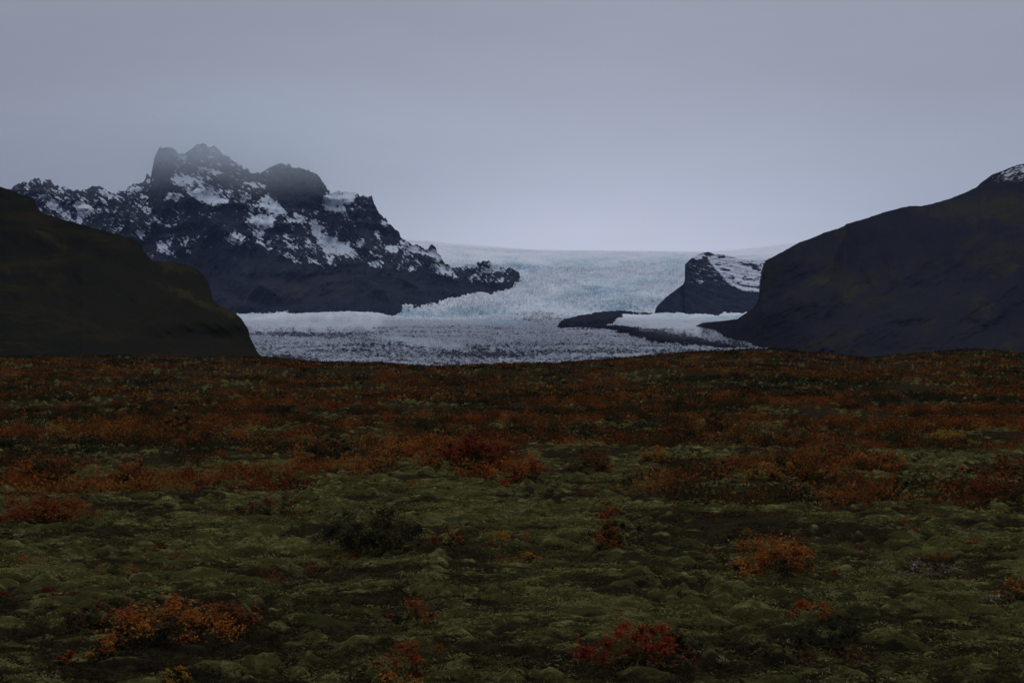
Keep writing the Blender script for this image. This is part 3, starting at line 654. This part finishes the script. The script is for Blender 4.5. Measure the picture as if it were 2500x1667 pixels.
def shrub(name, label, cat, group, bx, by, wpx, hpx, cols, dens=1.0, clumps=None, seed=0, leaf=None):
    rng = np.random.RandomState(seed + 1000)
    x, y, z = place(bx, by)
    r = wpx / F * y / 2; h = hpx / F * y
    root = bpy.data.objects.new(name, None); col.objects.link(root); root.location = (x, y, z); root.empty_display_size = 0.3
    tag(root, label, cat, group)
    cl = clumps or int(np.clip(r * 40, 9, 46))
    s = leaf or (0.014 + 0.0005 * y)
    n = int(dens * np.clip(r * (r + h) * 2.4 / (s * s) , 400, 16000))
    v, c, tips = leaf_cloud(rng, 0, 0, 0, r, h, n, s, cols, cl)
    if dens > 0.5:   # inner and lower leaves coloured dark: painted-in shade, with dull brown foliage
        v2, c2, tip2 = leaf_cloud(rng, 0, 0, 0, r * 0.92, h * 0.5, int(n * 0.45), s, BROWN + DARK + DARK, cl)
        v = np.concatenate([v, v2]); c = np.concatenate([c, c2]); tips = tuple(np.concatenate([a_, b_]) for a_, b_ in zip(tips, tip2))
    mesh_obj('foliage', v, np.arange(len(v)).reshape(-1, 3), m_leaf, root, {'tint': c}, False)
    tv, tf = twigs(rng, 0, 0, 0, tips, 0.005)
    mesh_obj('stems', tv, tf, m_twig, root)
    return root
G = 'dwarf birch and willow shrubs on the heath'
SH = [ # base x, base y, width, height (photo px), colours, label, density
 (100,1282,250,85,DEEP+RED[:1],'wide orange-red shrub against the left edge, on the moss',1.2),
 (400,1568,300,118,ORANGE,'large sprawling bright orange shrub in the lower left of the heath',1.0),
 (570,1545,150,100,DEEP,'orange shrub with a dark heart, joined to the right of the large sprawling one',.9),
 (215,1535,150,75,BROWN,'dull brown shrub behind and left of the large sprawling orange one',.9),
 (248,1612,60,68,ORANGE,'small upright orange sprig, the taller of two in the bottom left corner',.8),
 (158,1628,55,48,RED+ORANGE[:1],'small red-orange sprig nearest the bottom left corner',.8),
 (1020,1535,130,125,DEEP,'tall narrow orange shrub left of centre in the lower heath',.6),
 (1010,1655,170,112,DEEP+RED[:1],'orange shrub at the bottom, directly below the tall narrow orange one',.7),
 (1560,1632,270,118,RED,'broad deep red shrub at the bottom right of centre',1.0),
 (1895,1412,250,130,ORANGE,'biggest bright orange shrub on the right half of the moss',.9),
 (1990,1520,150,62,RED+DEEP[:2],'flat red-orange shrub on the far side of a dark mound at lower right',.8),
 (2010,1605,230,100,DARK,'black-green low mound of heath in front of a flat red-orange shrub at lower right',1.2),
 (930,1348,240,160,DARK+GREEN+BROWN[:1],'big dark green and brown bush left of centre on the moss',1.2),
 (1095,1345,80,80,DEEP,'rusty orange shrub touching the right side of the big dark bush',.8),
 (1220,1330,85,48,YELLOW,'small golden orange shrub right of the big dark bush',.9),
 (1288,1370,56,22,YELLOW,'tiny golden tuft just below the small golden orange shrub',.9),
 (1495,1345,165,120,MIXDR,'half dark, half orange shrub right of centre on the moss',.9),
 (2478,1462,70,60,YELLOW+ORANGE,'orange and yellow shrub cut off by the right edge on the moss',.9),
 (425,1675,90,55,YELLOW,'yellow tipped shrub cut off by the bottom edge left of centre',.9),
 (950,1680,140,45,ORANGE+YELLOW,'orange foliage low along the bottom edge, left of the broad red shrub',.9),
 (655,1262,150,72,BROWN+DEEP[:1],'brownish orange shrub left of the big dark bush, farther back',.9),
 (625,1172,70,42,RED+DEEP,'small reddish shrub where the moss begins on the left',.9),
 (2065,1240,160,65,DEEP,'orange-brown shrub above the biggest bright orange shrub, farther away',.9),
 (2372,1225,95,105,DARK+RED+DEEP[:1],'tall dark shrub with red tips near the right edge',.9),
 (1262,1185,150,90,ORANGE+RED,'bright orange-red shrub at the centre where the orange scrub meets the moss',1.0),
 (1165,1140,190,95,CRIMSON+RED[:1],'wide dark crimson shrub behind the bright central one',1.1),
 (2318,1085,95,42,YELLOW,'single yellow shrub far back near the right edge',1.0),
 (435,1068,60,95,DARK,'dark upright bush far back at left of the orange scrub',1.1),
 (690,1012,70,50,DARK+GREEN,'rounded dark green bush far back, left of centre in the orange scrub',1.0),
 (800,1118,110,65,DARK+GREEN[:1],'dark green bush at the lower edge of the orange scrub, left of centre',1.0),
 (1745,1055,60,80,DARK+BROWN,'dark brown upright bush far back, right of centre in the orange scrub',1.0),
 (1880,1165,110,55,ORANGE+YELLOW,'bright amber shrub at the lower edge of the orange scrub, right of centre',1.0),
 (1975,1170,90,40,YELLOW+DEEP,'amber shrub just right of another at the lower edge of the scrub',1.0),
 (2155,1150,150,60,DEEP+ORANGE,'wide rusty shrub below and left of the single yellow shrub',1.0),
 (2440,1160,120,70,DEEP+BROWN,'rusty shrub against the right edge at the end of the orange scrub',1.0),
 (330,1175,120,50,BROWN+RED[:1],'low brown-red shrub on the left where moss and scrub mix',.9),
 (120,1165,130,60,DARK+DEEP[:1],'dark low shrub near the left edge where the scrub ends',1.0),
 (480,1095,90,50,RED+DEEP,'red-orange shrub just below the dark upright bush at left',1.0),
 (970,1120,110,55,DEEP+ORANGE[:1],'rusty orange shrub left of the wide dark crimson one',1.0),
 (1450,1150,120,60,DEEP+BROWN,'brown-orange shrub right of the bright central orange-red one',1.0),
 (1600,1130,90,45,YELLOW+DEEP[:2],'yellowish shrub between the centre and the dark brown upright bush',1.0),
 (1800,1330,80,60,GREEN+BROWN,'thin green-brown shrub standing up behind the biggest bright orange shrub',.7),
 (1640,1610,160,90,GREEN[:2]+DARK,'dark green patch growing against the right of the broad deep red shrub',.7),
]
for k, (bx, by, w_, h_, c_, lab, dn) in enumerate(SH):
    cat = 'shrub'
    shrub('dwarf_shrub', lab, cat, G, bx, by, w_, h_, c_, dn * 1.1, seed=k)
MT = [(365,1342,170,14,CRIMSON,'long flat crimson mat in the moss above the large sprawling orange shrub'),
      (80,1460,160,24,CRIMSON,'flat crimson mat in the moss at the left edge'),
      (2120,1350,90,16,CRIMSON+RED[:1],'thin crimson mat right of the biggest bright orange shrub'),
      (1480,1262,110,12,CRIMSON,'faint crimson mat behind the half dark, half orange shrub')]
for k, (bx, by, w_, h_, c_, lab) in enumerate(MT):
    shrub('crimson_mat', lab, 'ground shrub', 'crimson mats in the moss', bx, by, w_, h_, c_, 1.0, seed=80 + k)
PT = [(2210,1400,270,32,'long row of pale pinkish seed heads above a dark hollow on the right'),
      (1770,1640,90,42,'pale buff tuft at the right foot of the broad deep red shrub'),
      (1790,1385,50,28,'small pale tuft at the left foot of the biggest bright orange shrub'),
      (558,1088,70,22,'cluster of whitish flower heads far back in the orange scrub at left'),
      (2425,1468,50,24,'grey-white tuft beside the orange and yellow shrub at the right edge')]
for k, (bx, by, w_, h_, lab) in enumerate(PT):
    shrub('seed_head_tuft', lab, 'dry plant', 'pale dry plants in the heath', bx, by, w_, h_, PALE, 0.35, seed=90 + k)

# ------------------------------------------------------------------ uncountable scrub
def scatter(rng, y0, y1, n):
    Y = np.sqrt(y0 ** 2 + (y1 ** 2 - y0 ** 2) * rng.rand(n)); X = (rng.rand(n) * 2 - 1) * (0.55 * Y + 5)
    return X, Y
def mass(y0, y1, count, nleaf, size, seed, rr, hh, thr):
    rng = np.random.RandomState(seed)
    X, Y = scatter(rng, y0, y1, count)
    den = fbm(X / 9.0, Y / 11.0, 3, .55, 300) + 0.5 * pn(X / 30., Y / 40., 303)
    keep = den + 0.22 * sm(0.02, 0.15, X / Y) * (Y < 60) > thr(Y) ; X, Y = X[keep], Y[keep]
    Zb = ground_z(X, Y, False) + 0.02
    n = len(X)
    r = rr * (0.6 + 0.8 * rng.rand(n)); h = hh * (0.5 + 0.9 * rng.rand(n))
    hue = pn(X / 7., Y / 9., 310) + 0.42 * rng.randn(n) + 0.0 - 0.7 * sm(0.05, 0.4, pn(X / 22., Y / 26., 311)) * sm(45, 90, Y) - 0.45 * sm(190, 270, Y)
    pal = [np.array(p) for p in (DARK, GREEN, BROWN, DEEP, ORANGE, RED)]
    ci = np.digitize(hue, [-0.62, -0.38, -0.08, 0.34, 0.95])
    base = np.array([pal[i][rng.randint(len(pal[i]))] for i in ci])
    T = n * nleaf
    k = np.repeat(np.arange(n), nleaf)
    d = rng.randn(T, 3); d /= np.linalg.norm(d, axis=1, keepdims=True)
    q = rng.rand(T) ** 0.4
    lob = 1 + 0.35 * np.sin(3 * np.arctan2(d[:, 1], d[:, 0]) + (k * 1.7) % 6.28)
    P = np.stack([X[k] + d[:, 0] * r[k] * q * lob, Y[k] + d[:, 1] * r[k] * q * lob, Zb[k] + np.abs(d[:, 2]) * h[k] * q], 1)
    a = rng.randn(T, 3); a /= np.linalg.norm(a, axis=1, keepdims=True)
    b = np.cross(a, rng.randn(T, 3)); b /= np.linalg.norm(b, axis=1, keepdims=True) + 1e-9
    s = size * (0.6 + 0.8 * rng.rand(T))[:, None]
    v = np.stack([P - a * s * .6 - b * s * .5, P + a * s, P - a * s * .4 + b * s * .6], 1).reshape(-1, 3)
    c = np.repeat(base[k] * 0.63 * (0.75 + 0.5 * rng.rand(T))[:, None], 3, 0)
    return v, c
parts = [mass(20, 80, 10800, 90, 0.045, 1, 0.42, 0.36, lambda Y: 0.54 - 0.84 * sm(20, 50, Y)),
         mass(80, 160, 10800, 34, 0.10, 2, 0.75, 0.45, lambda Y: -0.25 + 0 * Y),
         mass(160, 305, 10800, 18, 0.20, 3, 1.2, 0.45, lambda Y: -0.25 + 0 * Y),
         mass(14, 38, 900, 60, 0.020, 4, 0.16, 0.14, lambda Y: 0.15 + 0 * Y)]
v = np.concatenate([p[0] for p in parts]); c = np.concatenate([p[1] for p in parts])
ss = mesh_obj('heath_scrub', v, np.arange(len(v)).reshape(-1, 3), m_leaf, None, {'tint': c}, False)
tag(ss, 'dense autumn scrub in orange, rust and brown covering the far heath', kind='stuff')

# small moss and heath sprigs over the near ground
rng = np.random.RandomState(55)
n = 21000
Y = 1.0 / (1 / 50.0 + (1 / 9.5 - 1 / 50.0) * rng.rand(n)); X = (rng.rand(n) * 2 - 1) * (0.44 * Y + 3)
Zb = ground_z(X, Y) ; nl = 16
k = np.repeat(np.arange(n), nl); T_ = n * nl
hue = -0.12 + 0.5 * fbm(X / 1.5, Y / 1.1, 3, .6, 400) + 0.7 * fbm(X / 3.0, Y / 1.9, 3, 0.55, 21) + 1.6 * (np.abs(pn((X + 0.35 * pn(X / 1.3, Y / 1.3, 15)) / 0.44, (Y + 0.30 * pn(X / 1.1, Y / 1.1, 16)) / 0.32, 11)) - 0.2) + 0.2 * rng.randn(n)  # cushion term tints sprigs in the gaps darker, shade put into their colour
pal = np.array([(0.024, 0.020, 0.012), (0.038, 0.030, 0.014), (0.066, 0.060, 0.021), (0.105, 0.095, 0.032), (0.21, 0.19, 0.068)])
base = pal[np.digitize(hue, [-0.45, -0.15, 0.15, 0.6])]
rr = (0.05 + 0.09 * rng.rand(n)) * (0.7 + Y / 40.)
d = rng.randn(T_, 3); d /= np.linalg.norm(d, axis=1, keepdims=True)
P = np.stack([X[k] + d[:, 0] * rr[k] * 1.5, Y[k] + d[:, 1] * rr[k] * .7, Zb[k] + 0.005 + np.abs(d[:, 2]) * rr[k] * 0.35], 1)
a = rng.randn(T_, 3); a[:, 2] *= 0.5; a /= np.linalg.norm(a, axis=1, keepdims=True)
b = np.cross(a, rng.randn(T_, 3)); b /= np.linalg.norm(b, axis=1, keepdims=True) + 1e-9
q = ((0.010 + 0.0006 * Y[k]) * (0.6 + 0.8 * rng.rand(T_)))[:, None]
v = np.stack([P - a * q - b * q * .3, P + a * q * 1.3, P - a * q * .6 + b * q * .4], 1).reshape(-1, 3)
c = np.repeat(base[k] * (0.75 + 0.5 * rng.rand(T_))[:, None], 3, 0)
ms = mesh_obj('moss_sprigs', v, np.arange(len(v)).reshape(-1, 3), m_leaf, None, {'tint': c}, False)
tag(ms, 'fine olive moss and heath sprigs over the near ground', kind='stuff')
